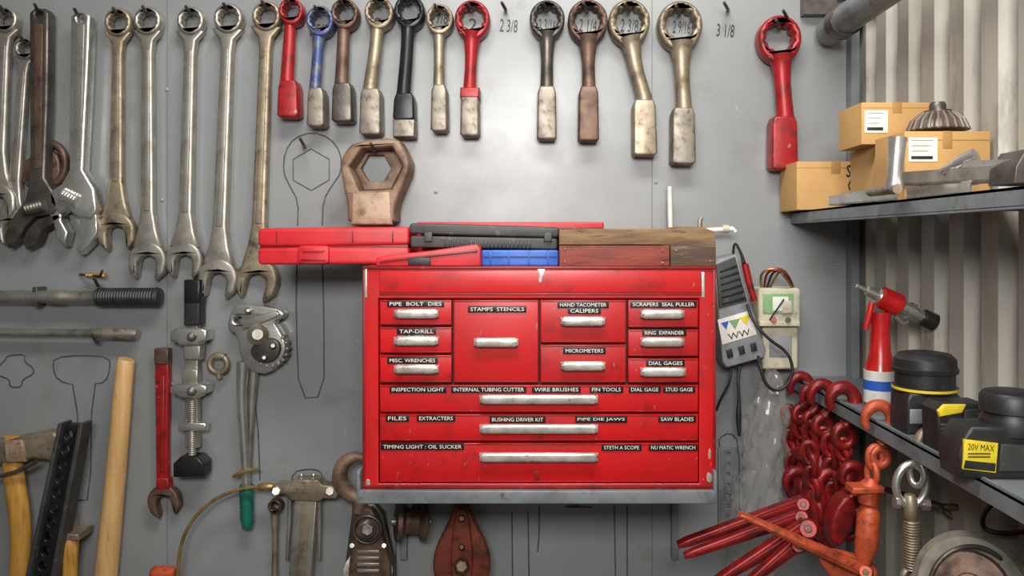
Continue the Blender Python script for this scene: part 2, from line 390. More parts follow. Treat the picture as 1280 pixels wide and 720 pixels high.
o.plate([(216,580),(224,572),(246,572),(254,580),(254,596),(216,597)],.02,.065,blackm,bev=2); 
o=B('eye_bolt'); o.ring(273,455,11,3.8,.02,bronze); o.tube([(273,464,4),(274,473,3.5)],.02,bronze,10); o.box(266,443,280,449,.012,.028,bronze,2)
o=B('ratchet_cable_cutter')
o.plate(smooth([(283,413),(288,386),(300,379),(340,384),(356,390),(354,398),(342,402),(350,414),(359,432),(352,452),(335,468),(314,466),(300,448),(296,418)],1),.015,.042,chrome,[circ(297,400,5,16)],bev=2.5)
o.plate([(300,400),(345,388),(350,394),(318,408),(304,412)],.04,.05,steel,bev=1.5)
o.plate(smooth([(312,432),(340,420),(352,432),(346,450),(330,456),(314,448)],2),.04,.053,dark,bev=2)
for x,y,r in ((322,418,13),(341,432,5),(330,447,4),(310,388,4)):
    o.lathe(P(x,y,.04),P(x,y,.066),[(0,r),(.6,r),(.8,r*.7),(1,r*.5)],steel,20)
for i in range(9):
    a=radians(-40+i*20); o.box(336+22*cos(a)-2,436+22*sin(a)-2,336+22*cos(a)+2,436+22*sin(a)+2,.02,.046,steel,.8)
o.tube([(304,452,8),(302,500,6),(306,560,5),(308,610,5)],.034,chrome,14,sm=1)
o.tube([(318,460,6),(314,520,3.5),(311,600,3)],.02,steel,12,sm=1)
o.tube([(308,606,8),(308,615,8.6),(309,650,7.5),(309,660,6)],.03,teal,16)
for i in range(8): o.ring(308.3,614+i*5,8.2,1,.03,teal,Ry=1.5,n=16,m=6)
o.tube([(291,596,2),(303,590,3),(324,586,2)],.045,brass,8)
o=B('open_end_spanner')
o.plate([(194,437),(209,437),(211,470),(209,560),(210,606),(195,606),(194,520),(193,470)],.012,.026,redtool,bev=2)
o.plate([(199,470),(205,470),(205,590),(200,590)],.025,.029,redtool,bev=1)
o.box(192,436,210,456,.011,.029,rust,2); o.plate(jaw(203,627,20,-14),.010,.03,rust,bev=3); o.plate([(195,598),(210,598),(212,612),(194,613)],.011,.031,redtool,bev=2)
o=B('wooden_pole_handle'); o.tube([(158,449,9),(157,452,10.5),(146,580,12),(130,745,14)],.03,wood,20)
o=B('felling_axe')
o.plate(smooth([(-20,552),(20,548),(62,538),(74,545),(72,580),(50,574),(28,576),(0,582),(-20,580)],1),.02,.055,bronze,bev=4)
o.plate([(4,552),(28,550),(30,578),(6,580)],.015,.062,rustL,bev=3)
o.tube([(14,545,10),(16,590,13),(26,650,13),(26,700,12),(18,760,13)],.04,woody,18,ratio=.7,sm=2)
o.tube([(-10,598,2),(20,590,3),(46,577,3)],.07,dark,8)
o=B('perforated_steel_bar')
A=[(72,530),(103,531),(64,745),(26,745)]
hs=[]
for i in range(11):
    t=.06+i*.085; x=88+(45-88)*t; y=531+214*t; hs.append(circ(x,y,5,14,6))
o.plate(A,.055,.075,blackm,hs,bev=1); 
o.plate([(72,530),(77,530),(32,745),(26,745)],.05,.09,dusty,bev=1);o.plate([(98,530),(103,531),(64,745),(58,745)],.05,.09,dusty,bev=1)
for k in range(2):
    o=B('hammer_handle'); x=[78,88][k]
    o.tube([(x,[662,672][k],7),(x+1,[668,678][k],9),(x,700,8.5),(x-2,760,9)],[.03,.055][k],woody,16)
    o.box(x-10,[655,668][k],x+10,[663,676][k],.01,[.045,.07][k],bronze,2)
o=B('brass_tubing'); o.tube([(222,760,2.2),(222,700,2.2),(232,660,2.2),(262,626,2.2),(300,610,2.2),(340,608,2.2)],.06,brass,10,sm=3); o.lathe(P(322,609,.06),P(342,608,.06),[(0,3),(.2,5),(.8,5),(1,3)],brass)
o=B('box_end_wrench'); o.plate(circ(343,634,9,24),.02,.04,rust,[star(343,634,5.5,6,.8)],bev=2); o.tube([(343,642,5),(344,670,3.5),(343,760,4.5)],.03,bronze,12)
o=B('orange_rubber_mallet'); o.lathe(P(189,716,.05),P(219,716,.05),[(0,5),(.1,8),(.5,9),(.9,8),(1,5)],orange); o.tube([(204,716,4),(204,765,5)],.05,wood,10)
o=B('gear_puller')
o.plate([(336,612),(345,606),(362,606),(366,600),(398,600),(402,606),(418,608),(424,616),(420,624),(404,624),(398,628),(362,626),(356,618),(340,618)],.02,.055,bronze,bev=2.5)
o.plate([(368,622),(396,624),(386,760),(358,760)],.025,.045,steel,bev=2); o.plate([(377,630),(388,630),(378,760),(367,760)],.044,.047,bronze,bev=.5)
for x in (376,391): o.lathe(P(x,604,.04),P(x+1,592,.04),[(0,5),(.4,5),(.5,3),(.9,3),(1,2)],chrome,12)
for x in (345,412): o.lathe(P(x,614,.05),P(x,614,.065),[(0,6),(1,5)],steel,6)
for x in (362,399): o.tube([(x,615,3),(x,640,3),(x-3 if x<380 else x,700,2)],.03,steel,8)
# ---------------------------------------------------------------- pulleys
o=B('hook_pulley_block')
o.tube([(449,640,9),(450,622,9),(436,618,9),(424,603,10),(426,582,9),(440,570,7),(455,572,5),(462,578,3)],.06,rustM,16,sm=2)
o.plate([(440,640),(450,630),(468,630),(478,642),(492,700),(494,770),(428,770),(432,700)],.03,.05,dark,bev=2)
o.plate([(446,650),(454,636),(464,636),(472,650),(488,705),(488,770),(432,770),(436,705)],.085,.1,rust,bev=3)
o.lathe(P(460,716,.045),P(460,716,.088),[(0,30),(.1,30),(.4,24),(.6,24),(.9,30),(1,30)],dark,36)
o.lathe(P(459,662,.1),P(459,662,.125),[(0,12),(.5,12),(.6,8),(1,7)],dark,6)
o.ring(459,662,17,2.5,.104,dark)
for i in range(4): o.box(446,688+i*8,474,692+i*8,.098,.103,steel,1)
o.lathe(P(440,682,.1),P(440,682,.112),[(0,4),(1,3)],steel,6);o.lathe(P(480,682,.1),P(480,682,.112),[(0,4),(1,3)],steel,6)
o=B('cable_sheave')
o.lathe(P(494,652,.07),P(534,652,.05),[(0,18),(.03,23),(.16,24),(.3,15),(.7,15),(.84,24),(.97,23),(1,18)],rust,36)
o.lathe(P(489,652,.07),P(538,652,.05),[(0,5),(1,5)],steel,12); o.tube([(512,630,4,.06),(512,625,4,0.002)],0,dark,10)
o=B('snatch_block')
tear=smooth([(568,632),(586,632),(594,655),(610,684),(614,710),(606,740),(577,765),(548,740),(540,710),(544,684),(560,655)],2)
o.plate(tear,.02,.035,rust,bev=2)
rb=M('snatch_block_red_rust',h(130,62,45),h(92,45,35),.3,.5,25,c3=h(58,38,30),s3=40,lo3=.54,hi3=.68)
o.plate(tear,.075,.09,rb,bev=4)
o.plate(smooth([(571,636),(583,636),(588,660),(592,700),(586,745),(568,745),(562,700),(566,660)],1),.088,.1,rb,bev=3)
o.lathe(P(577,708,.036),P(577,708,.074),[(0,31),(.1,31),(.4,25),(.6,25),(.9,31),(1,31)],dark,36)
for y,r in ((648,5),(708,11),(684,4)): o.lathe(P(577,y,.098),P(577,y,.118),[(0,r),(.6,r),(1,r*.6)],rust,6)
o.ring(577,632,9,3.5,.055,rust)
# ---------------------------------------------------------------- tool chest
DF=.364
o=B('tool_chest')
zt=P(0,333,DF).z; zb=P(0,613,DF).z; xl=P(453,0,DF).x; xr=P(895,0,DF).x
o.wbox(xl+.002,xr-.002,-.346,-.05,zb,zt,red)
hole=rect(473,373,874,604.5)
o.plate(rect(453,333,895,613,2),.338,DF,red,[hole],bev=1.5)
o.plate(rect(472,372,875,605.5),.3462,.3475,gapshade,bev=0)  # dark sheet behind the drawers paints the shade in their gaps
o.box(474,338,877,366,DF-.002,DF+.002,red,1.0)
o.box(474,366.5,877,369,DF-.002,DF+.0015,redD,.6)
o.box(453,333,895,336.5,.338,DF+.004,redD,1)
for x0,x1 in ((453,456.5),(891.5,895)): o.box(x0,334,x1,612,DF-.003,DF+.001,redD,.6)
o.box(877,340,881,372,DF-.003,DF+.002,alu,.6); o.box(456,336,458.5,372,DF-.003,DF+.002,alu,.6)
for a,b,c,e in ((884,590,890,604),(458,598,463,608),(886,560,889,575)): o.plate(smooth([(a,b),(c,b+3),(c-1,e),(a-1,e-2)],1),DF-.002,DF+.0012,alu,bev=.2)
o.plate([(671,334),(682,334),(680,344),(678,348),(676,356),(673,350),(674,343)],DF-.002,DF+.003,alu,bev=.4)
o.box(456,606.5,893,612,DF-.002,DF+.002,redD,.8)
dr=[(474.5,375,564.5,406.5),(474.5,409,564.5,441.5),(474.5,444,564.5,478.5),(567,375,673,478.5),(675.5,375,782.5,428.5),(675.5,431,782.5,478.5),(785,375,873,409.5),(785,412,873,445.5),(785,448,873,478.5),(474.5,481.5,873,515.5),(474.5,518,873,551.5),(474.5,554,873,603.5)]
for r in dr:
    o.box(r[0],r[1],r[2],r[3],.3465,DF-.0005,red,1.6)
    o.box(r[0]+1.5,r[1]+1,r[2]-1.5,r[1]+2.4,DF-.002,DF+.0004,redD,.3)  # darker red strips paint shadow lines along the drawer's top and bottom edges
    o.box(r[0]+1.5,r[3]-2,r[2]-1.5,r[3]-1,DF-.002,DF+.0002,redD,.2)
def pull(x0,x1,yc):
    for a in (x0,x1-12): o.plate([(a,yc-4.5),(a+12,yc-4.5),(a+12,yc+4.5),(a,yc+4.5)],DF-.002,DF+.010,alu,bev=1)
    hh=6
    pts=[(x0+5,yc-hh),(x1-5,yc-hh),(x1,yc-hh*.55),(x1,yc+hh*.55),(x1-5,yc+hh),(x0+5,yc+hh),(x0,yc+hh*.55),(x0,yc-hh*.55)]
    o.plate(pts,DF+.009,DF+.016,alu,bev=3.2,steps=4)
    for a in (x0+3.5,x1-3.5): o.lathe(P(a,yc,DF+.014),P(a,yc,DF+.0172),[(0,1.5),(1,1)],redD,8)
for x0,x1,y in [(492,548,392.5),(492,548,426.5),(492,548,462),(592,648,428.5),(701,757,402),(701,757,458),(801,856,393),(801,856,428),(801,858,465.5),(599,748,500),(599,748,537),(599,748,572.5)]: pull(x0,x1,y)
for t,x0,x1,y in [('PIPE  BOLT  DIES',484,555,379.8),('TAP-DRILL',496,545,414.2),('BITS',507,533,421.8),('MISC. WRENCHES',484,547,450.6),('STAMPS  STENCILS',585,658,386.5),('HAND TACOMETER',697,761,381),('CALIPERS',710,751,388.6),('MICROMETERS',704,757,438.5),('SCRAPERS  SEAL PULLER',788,871,380.5),('RING  EXPANDER',803,858,416),('DIAL GAGES',808,856,454),
  ('INSPECTION LIGHT',487,558,487),('INTERNAL TUBING CUTTER',564,658,487),('WIRE BRUSHES',665,726,487),('FIN TOOLS',737,779,487),('DIAL GAGE',786,826,487),('STUD GAGE',829,869,487),
  ('FILES',482,511,523),('EXTRACTERS',521,569,523),('BUSHING DRIVER KIT',612,682,524.5),('PIPE DIE JAWS',719,784,524.5),('SAW BLADES',823,870,524),('TIMING LIGHT : OIL SUCKER',476,580,558.5),('STETH A SCOPE',752,802,559.5),('NU MATIC WRENCH',811,872,559.5)]:
    o.box(x0,y-4.1,x1,y+4.1,DF-.002,DF+.0016,lblb,.3); o.text(t,x0+3,y-2.3,x1-3,y+2.3,DF+.0019,lblw)
o.box(668,590,674,600,DF-.002,DF+.002,redD,.5)
o=B('wall_bracket_shelf')
o.wbox(P(448,0,.378).x,P(893,0,.378).x,-.378,-.0005,P(0,629,.378).z,zb-.0005,shelfm)
o.box(447,614,894,630,.37,.381,shelfm,1.5)
o.box(446,590,449.5,629,.2,.38,shelfm,.8); o.box(892.5,590,896,629,.2,.38,shelfm,.8)
for x in (500,840): o.plate([(x,632),(x+8,632),(x+8,700),(x,700)],0.0005,.02,shelfm,bev=.5)
def yt(d): return 300-(zt-Z0)/S(d)
o=B('flat_tool_case'); d=.27
o.plate(smooth(rot(rect(322,284,512,307.5,5),420,308,-.6),1),.07,d,redpl,bev=3.5); o.plate(smooth(rot(rect(322,309,512,yt(d)-.5,5),420,308,-.4),1),.07,d,redpl,bev=3)
o.box(325,306,510,310.5,.08,d-.006,redD,.5)
o.plate(smooth(rect(372,307,411,330,4),1),d-.01,d+.008,redpl,bev=2); o.box(378,311,405,315,d+.006,d+.011,redpl,1); o.box(376,324,407,326,d+.006,d+.010,redD,.5)
for x in (345,440,490): o.box(x,289,x+1.5,303,d-.001,d+.002,redD,.3)
o=B('long_socket_case'); o.box(520,277.5,755,yt(.17)-.2,.075,.17,redpl,2,2); o.box(522,284,753,287,.1,.172,redD,.4)
o=B('socket_case_red'); d=.350
o.plate([(470,323),(478,320),(540,313),(596,305),(601,310),(601,yt(d)),(470,yt(d))],.285,d,redpl,bev=2)
o.plate([(474,326),(540,318),(597,312),(597,315),(540,321),(474,329)],d-.002,d+.003,redD,bev=.4); o.box(510,322,538,331,d-.002,d+.004,blackp,1)
o=B('socket_case_blue'); d=.325
o.box(602,312.5,698,yt(d),.18,d,bluepl,1.5,2)
o.box(604,320,696,322,d-.002,d+.002,M('blue_dark',h(20,56,120)),.3)
for x in (612,635,660,684): o.box(x,313,x+2,330,d-.002,d+.003,bluepl,.5)
o=B('drill_bit_case'); d=.315
o.plate(smooth(rot(rect(511,281,699,295,5),605,296,1.6),1),.18,d,dusty,bev=2.5); o.plate(rot(rect(513,296,697,310.5,3),605,296,.9),.18,d-.003,dusty,bev=2)
for i in range(22): o.box(556+i*5,300+i*.08,558.5+i*5,309+i*.08,d-.006,d+.001,blackm,.5)
for x in (530,680): o.box(x,290,x+10,302,d-.004,d+.004,dusty,1)
o=B('wooden_crate'); d=.352
o.plate([(699,287),(740,286),(840,286),(893,290),(895,307),(835,306),(699,306)],.18,d,boxwood,bev=1.2)
o.plate([(699,306.5),(837,306.5),(837,yt(d)),(699,yt(d))],.18,d-.002,boxred,bev=1); o.plate([(838,307),(895,308),(895,yt(d)),(838,yt(d))],.18,d-.001,boxdk,bev=1)
o.plate([(840,288),(850,283),(880,284),(894,290),(880,292),(845,292)],.19,.33,boxwood,bev=1.5)
for x,y in ((706,311),(706,327),(828,312),(828,328),(845,313),(888,326)): o.lathe(P(x,y,d-.003),P(x,y,d+.001),[(0,1.6),(1,1.2)],dark,8)
o=B('white_plastic_rod'); o.lathe(P(838,292,.04),P(837,233,.04),[(0,3.2),(1,3.2)],white,12); o.tube([(866,289,3.2),(916,286,3.2),(919,290,3.2)],.08,white,10); o.lathe(P(903,286,.08),P(911,286,.08),[(0,5),(1,5)],beige,12)
o.tube([(875,286,3),(875,276,3),(877,272,2.5)],.1,bronze,8)
# ---------------------------------------------------------------- electrical things
o=B('battery_charger_box')
o.plate([(893,330),(899,324),(921,318),(933,362),(958,438),(955,447),(908,460),(903,452),(897,380)],.01,.085,greyp,bev=2)
o.plate([(895,331),(919,321),(934,376),(899,386)],.083,.089,dusty,bev=1)
for i in range(6):
    t=i*8; o.plate([(900+i*.6,338+t),(921+i*1.9,331+t),(922+i*1.9,334+t),(900+i*.6,341+t)],.087,.091,blackm,bev=.3)
o.plate([(897,400),(938,388),(946,418),(903,431)],.083,.0865,paper,bev=.2)
o.plate([(901,404),(911,401),(908,412)],.086,.0875,bluel,bev=0);o.plate([(911,401),(925,398),(919,412)],.086,.0875,green,bev=0);o.plate([(924,397),(938,393),(933,406)],.086,.0875,yellow,bev=0)
o.text('WW',910,414,938,422,.0875,ink,-14)
for i in range(3): o.plate([(908+i*15,438-i*4),(915+i*15,436-i*4),(917+i*15,446-i*4),(910+i*15,448-i*4)],.083,.09,blackp,bev=.5)
o=B('test_probe'); o.tube([(931,330,4.5),(936,352,4.5),(943,376,4)],.1,redtool,12); o.tube([(930,330,3,.1),(927,318,2,.08),(918,300,1.6,.04),(916,322,1.4,.02)],.1,blackp,8,sm=2)
o=B('beige_meter')
o.box(948,360,1001,405,.01,.075,beige,3,4); o.box(953,404,998,462,.01,.06,beige,3,3)
o.box(954,367,992,392,.073,.078,green,1); o.box(966,371,986,389,.077,.080,white,1); o.box(978,376,990,392,.079,.082,beige,1)
o.tube([(962,400,1,.08),(980,374,1,.084)],.08,ink,6)
o.lathe(P(967,400,.07),P(967,400,.085),[(0,4),(1,3)],redtool,12); o.lathe(P(985,400,.07),P(985,400,.085),[(0,4),(1,3)],blackp,12)
o.box(962,420,990,446,.058,.063,greyp,1); o.box(950,402,1000,408,.01,.08,beige,1)
for k in range(4): o.tube([(952+k*3,362,1.6,.05),(950+k*8,338,1.6,.09),(978,334+k*3,1.6,.1),(990,352+k*2,1.6,.07),(992,366,1.6,.05)],.07,[brass,redtool,blackp,brass][k],8,sm=3)
o=B('power_cable')
o.tube([(934,380,2,.1),(940,400,2,.11),(960,424,2,.12),(985,440,2,.12),(992,462,2,.12),(985,482,2,.12),(968,490,2,.12),(955,478,2,.12),(950,455,2,.12),(948,446,2,.09)],.1,blackp,10,sm=3)
o.tube([(925,455,2,.05),(922,475,2,.06),(924,500,2,.06),(923,520,4,.06),(924,545,2,.06)],.1,blackp,10,sm=2)
o.tube([(915,458,1.6,.05),(912,480,1.6,.06),(900,500,1.6,.04),(896,512,1.6,.02)],.1,blackp,10,sm=2)
o=B('perforated_strip'); o.plate(rect(898,560,922,655),.004,.010,shelfm,[circ(910,568+i*13,3,12) for i in range(7)],bev=.5)
n=34;vs=[];fs=[]
prof=[(462,964,5),(475,966,11),(490,962,18),(520,962,24),(560,956,26),(600,950,24),(640,944,27),(680,940,30),(720,940,28),(750,940,20)]
prof=smooth(prof,2,False)
for y,x,r in prof:
    for k in range(n):
        a=2*pi*k/n; rr=r*(1+random.uniform(-.18,.18)+.14*sin(5*a+y*.07))
        q=P(x+rr*cos(a),y+random.uniform(-2,2),.075); vs.append(q+Vector((0,rr*sin(a)*S(.075)*.9,0)))
for i in range(len(prof)-1):
    for k in range(n): fs.append([i*n+k,i*n+(k+1)%n,(i+1)*n+(k+1)%n,(i+1)*n+k])
o=B('plastic_bag'); o.add(vs,fs,bag)
# ---------------------------------------------------------------- shelves on right wall
XL=P(988,0,0).x; zu=P(0,265,0).z; zl=P(0,470,0).z
XW=XR-.021
o=B('upper_wall_shelf'); o.wbox(XL,XW,-1.25,-.001,zu-.004,zu,shelfm); o.wbox(XL,XL+.004,-1.25,-.001,zu-.024,zu+.0,shelfm); o.wbox(XL,XL+.02,-1.25,-.001,zu-.027,zu-.023,shelfm)
for y in (-.02,-.6,-1.2): o.wbox(XL+.02,XW,y-.02,y,zu-.02,zu-.004,shelfm)
o=B('lower_wall_shelf'); o.wbox(XL,XW,-1.25,-.001,zl-.004,zl,shelfm); o.wbox(XL,XL+.004,-1.25,-.001,zl-.026,zl+.004,shelfm)
for y in (-.02,-.6,-1.2): o.wbox(XL+.02,XW,y-.02,y,zl-.02,zl-.004,shelfm)
o=B('grey_conduit_pipe')
c0=P(1030,44,0); o.loft([Vector((c0.x,-.034,c0.z)),Vector((c0.x,-1.5,c0.z))],[.032,.032],shelfm,28,T=Vector((0,-1,0)))
o.loft([Vector((c0.x,-.10,c0.z)),Vector((c0.x,-.14,c0.z))],[.037,.037],dark,28,T=Vector((0,-1,0)))
o=B('ceiling_bracket'); o.wbox(P(1000,0,0).x,P(1055,0,0).x,-.03,-.001,P(0,22,0).z,P(0,-20,0).z,dark); o.wbox(P(1040,0,0).x,XW,-.12,-.032,P(0,5,0).z,P(0,-25,0).z,shelfm)
def cbox(x0,y0,x1,y1,d1,dep,name='cardboard_box',label=None):
    o=B(name); o.box(x0,y0,x1,y1,d1-dep,d1,card,.8)
    o.box((x0+x1)/2-6,y0-.3,(x0+x1)/2+6,y1*.25+y0*.75,d1-.001,d1+.0006,cardD,.1)
    o.box(x0+1,y0+(y1-y0)*.12,x1-1,y0+(y1-y0)*.135,d1-.001,d1+.0004,cardD,.1)
    if label:
        a,b,c,e=label; o.box(a,b,c,e,d1-.001,d1+.001,paper,.1)
        for i in range(3): o.box(a+3,b+3+i*(e-b)/4.5,c-5-i*3,b+3.8+i*(e-b)/4.5,d1,d1+.0014,greyp,.05)
        o.box(a+3,e-7,c-6,e-3,d1,d1+.0014,ink,.05)
    return o
def yu(d): return 300-(zu-Z0)/S(d)
o=cbox(996,202,1094,yu(.13),.13,.12); o.text('SASH',1058,207,1091,222,.1315,ink,4); o.text('Cha',1060,224,1086,240,.1315,ink,4)
cbox(1098,181,1168,yu(.41),.41,.13,label=(1101,192,1124,215))
cbox(1077,128,1166,180.5,.41,.11,label=(1081,138,1110,166))
cbox(1131,164,1238,yu(.55),.55,.115,label=(1136,172,1172,202))
o=B('wire_cup_brush')
b0=P(1172,164,.50); b1=P(1172,128,.50)
o.lathe(b0,b1,[(0,34),(.05,35),(.3,32),(.5,24),(.56,20),(.6,17),(.7,17),(.72,10),(.9,10),(1,8)],dark,32)
for i in range(44):
    a=2*pi*i/44; s_=S(.5); v=Vector((cos(a),sin(a),0))
    o.loft([b0+v*20*s_+Vector((0,0,22*s_)),b0+v*31*s_+Vector((0,0,12*s_)),b0+v*36*s_+Vector((0,0,.5*s_))],[1.6*s_]*3,[steel,rust][i%2],6)
o=B('steel_angle_bar')
o.angle(P(1036,257,.26),P(1212,242,.72),.05,.019,.003,chrome)
o=B('steel_angle_bar')
o.angle(P(1052,251,.28),P(1200,231,.66),.03,.014,.003,chrome)
o.loft([P(1088,240,.5),P(1122,236,.62)],[.008,.008],bronze,10)
o=B('steel_angle_bar'); o.angle(P(1128,232,.56),P(1266,226,.80),.05,.022,.004,steel); o.angle(P(1185,212,.66),P(1266,210,.80),.04,.012,.003,chrome)
o=B('chrome_tube'); o.lathe(P(1117,238,.60),P(1122,172,.60),[(0,11),(.1,12),(.3,9),(.9,11),(1,12)],chrome,24)
o=B('steel_socket'); o.lathe(P(1178,214,.66),P(1220,195,.70),[(0,5),(.4,6),(.45,9),(.8,10),(1,10)],chrome,20)
o=B('grey_steel_block'); o.plate([(1268,229),(1270,208),(1284,186),(1330,186),(1330,229)],.76,.82,dark,bev=2)
# ---------------------------------------------------------------- rivet gun
o=B('rivet_gun'); d=.35
rg=M('rivet_gun_red',h(184,30,28),h(156,22,22),0,.28,20,coat=.3)
o.lathe(P(1100,508,d),P(1100,390,d),[(0,15),(.02,18),(.10,19),(.38,19),(.41,17.5),(.46,17),(.58,13),(.8,11.5),(.95,13),(1,13)],rg,28)
o.lathe(P(1100,502,d),P(1100,462,d),[(0,19.4),(1,19.4)],white,28); o.lathe(P(1100,486,d),P(1100,474,d),[(0,19.6),(1,19.6)],bluel,28)
o.lathe(P(1071,357,d),P(1168,403,d),[(0,2.5),(.12,3),(.13,6),(.26,7),(.27,10),(.32,12),(.5,12.5),(.54,11),(.55,9),(.66,9),(.67,11),(.72,11),(.73,8),(.88,7),(.89,10),(.98,10),(1,7)],chrome,24)
o.lathe(P(1098,370,d),P(1126,383,d),[(0,10),(.1,14),(.9,14.5),(1,11)],rg,24)
o.lathe(P(1152,396,d),P(1170,404,d),[(0,9),(.1,11),(.9,11),(1,8)],blackp,24)
o.tube([(1090,378,4),(1086,395,4),(1082,412,3)],d+.02,rg,10); o.tube([(1118,395,3),(1128,405,2.5),(1135,402,2)],d,steel,8)
# ---------------------------------------------------------------- batteries / chargers
def yl(d): return 300-(zl-Z0)/S(d)
o=B('battery_charger'); d=.56; b=yl(d)
o.plate([(1134,500),(1138,492),(1192,486),(1203,498),(1208,b-2),(1204,b),(1136,b),(1133,b-3)],d-.06,d,blackp,bev=4)
o.lathe(P(1156,490,d-.04),P(1156,440,d-.04),[(0,34),(.08,38),(.16,38),(.18,35),(.5,35),(.52,38),(.62,39),(.64,37),(.85,36),(.97,30),(1,22)],blackp,32)
o.lathe(P(1156,485.5,d-.04),P(1156,482.5,d-.04),[(0,38.6),(1,38.6)],yellow,32)
o.box(1138,512,1158,530,d-.002,d+.003,greyp,1); o.box(1164,503,1198,518,d-.002,d+.004,dusty,1); o.box(1167,506,1184,510,d+.002,d+.005,yellow,.3)
o=B('battery_charger'); d=.665; b=yl(d)
o.plate([(1172,514),(1180,505),(1232,505),(1244,514),(1246,b),(1174,b)],d-.05,d,blackp,bev=3)
o.plate([(1173,514),(1181,506),(1208,506),(1203,516),(1175,521)],d-.002,d+.004,yellow,bev=1);o.box(1206,512,1238,545,d-.002,d+.003,dusty,1)
for i in range(6): o.box(1176,530+i*5,1200,533+i*5,d-.002,d+.002,dark,.4)
o=B('power_tool_battery'); d=.80; b=yl(d)
o.plate([(1206,546),(1216,534),(1290,535),(1296,545),(1296,b),(1202,b),(1198,566)],d-.055,d,blackp,bev=4)
o.lathe(P(1264,540,d-.03),P(1264,488,d-.03),[(0,34),(.3,36),(.5,31),(.52,36),(.85,36),(.97,32),(1,26)],blackp,32)
o.plate([(1206,b-50),(1248,b-45),(1245,b-8),(1204,b-13)],d-.002,d+.003,yellow,bev=.6)
o.plate([(1207,b-24),(1245,b-20),(1244,b-10),(1205,b-14)],d+.001,d+.0042,blackp,bev=.3)
o.plate([(1252,b-44),(1292,b-42),(1292,b-10),(1250,b-10)],d-.002,d+.006,dusty,bev=1.5)
o.text('20V MAX',1210,b-44,1243,b-36,d+.0035,ink,4);
for i in range(2): o.box(1210,b-33+i*4,1238,b-31.5+i*4,d,d+.0036,ink,.1)
# ---------------------------------------------------------------- chain hooks on shelf lip
def hook(cx,cy,R,r,mat,d,name=None,flip=1,o=None):
    o=o or B(name)
    pts=[]
    for i in range(13):
        a=radians(215-i*(235/12)); k=.55+.45*min(1,i/5)
        pts.append((cx+flip*R*cos(a),cy-R*1.1*sin(a),r*k,d))
    pts+=[(cx+flip*R*.8,cy+R*1.3,r*1.05,d),(cx+flip*R*.2,cy+R*1.9,r,d)]
    o.tube(pts,d,mat,14,sm=1)
    ex,ey=cx+flip*R*.1,cy+R*2.7
    o.ring(ex,ey,r*1.25,r*.75,d,mat,Ry=r*1.4)
    return o,ex,ey
def links(o,x,y,dx,dy,n,mat,d,R=8,r=3):
    for i in range(n):
        o.ring(x+dx*i,y+dy*i,R*.62,r,d,mat,Ry=R,n=20,m=8,tilt=(pi/2*.85 if i%2 else .2),ang=atan2(-dx,dy))
def binder(x,y,L,mat,d,w=9,lean=0):
    o,ex,ey=hook(x,y,w*1.15,w*.62,mat,d,'load_binder_chain_hook')
    links(o,ex,ey+16,lean*.4,14,2,mat,d,R=13,r=3.8)
    y2=ey+42
    o.tube([(ex,y2-4,w*.5),(ex+lean,y2+4,w*.85),(ex+lean,y2+12,w*.9),(ex+lean,y2+16,w*.55),(ex+lean,y2+28,w*.55),(ex+lean,y2+32,w*.85),(ex+lean*1.5,y2+L,w*.95),(ex+lean*1.5,y2+L+6,w*.4)],d,mat,16)
    o.ring(ex+lean*1.6,y2+L+12,w*.8,w*.35,d,mat)
    return o
binder(1000,484,70,chainred,.08,11,1)
binder(1013,496,60,chainred,.15,9,2)
binder(1027,495,84,chainred,.21,12,-3)
binder(1053,502,62,chainred,.30,14,3)
o=B('grab_hook_chain')
links(o,986,520,1,15,7,chainred,.05,R=12,r=4)
links(o,1012,566,2,15,6,chainred,.26,R=13,r=4.4)
links(o,1038,556,1,15,5,chainred,.26,R=13,r=4.4)
for x,y,R,dd,f in ((996,604,14,.14,1),(1038,606,15,.26,-1),(1066,596,13,.34,1)):
    hook(x,y,R,7,chainred,dd,flip=f,o=o)
o.plate(smooth([(1014,608),(1030,604),(1038,640),(1050,672),(1042,694),(1024,680),(1014,645)],1),.24,.27,chainred,bev=4)
o.plate(smooth([(1042,640),(1060,618),(1074,632),(1064,668),(1046,690),(1038,672)],1),.36,.40,chainred,bev=4)
def lever(pts,d0,d1,mat,w0,w1,name='load_binder_lever'):
    o=B(name); (x0,y0),(x1,y1)=pts; v=Vector((x1-x0,y1-y0)); u=v.normalized(); n=Vector((-u.y,u.x)); L=v.length
    def pt(t,k): return (x0+u.x*t+n.x*k,y0+u.y*t+n.y*k)
    o.plate([pt(0,-w0),pt(L-14,-w1),pt(L,-w1*.6),pt(L,w1*.6),pt(L-14,w1),pt(0,w0)],d0,d1,mat,bev=2.5)
    o.plate([pt(6,-w0*.4),pt(L*.9,-w1*.35),pt(L*.9,w1*.35),pt(6,w0*.4)],d1-.002,d1+.003,mat,bev=1)
    o.lathe(P(*pt(2,0),d0-.004),P(*pt(2,0),d1+.008),[(0,w0*1.15),(.8,w0*1.15),(1,w0*.9)],mat,20)
    o.lathe(P(*pt(2,0),d1+.006),P(*pt(2,0),d1+.014),[(0,w0*.5),(1,w0*.4)],rust,8)
    return o
lever([(1006,630),(848,684)],.305,.325,chainred,8,5)
lever([(1004,646),(856,697)],.345,.36,chainred,8,5)
lever([(1012,660),(895,730)],.38,.40,chainred,11,5)
lever([(1000,680),(925,740)],.42,.435,chainred,9,5)
o=lever([(1084,716),(926,645)],.475,.495,orange,8,3.5)
o.plate(smooth([(1020,690),(1050,690),(1090,702),(1106,745),(1060,745),(1030,712)],1),.455,.473,orange,bev=3)
d=.47; o,ex,ey=hook(1098,525,17,7.5,orange,d,'orange_load_binder')
o.ring(1094,572,9,4,d,orange,Ry=14); o.ring(1090,592,8,4,d,orange,Ry=13,tilt=1.2); 
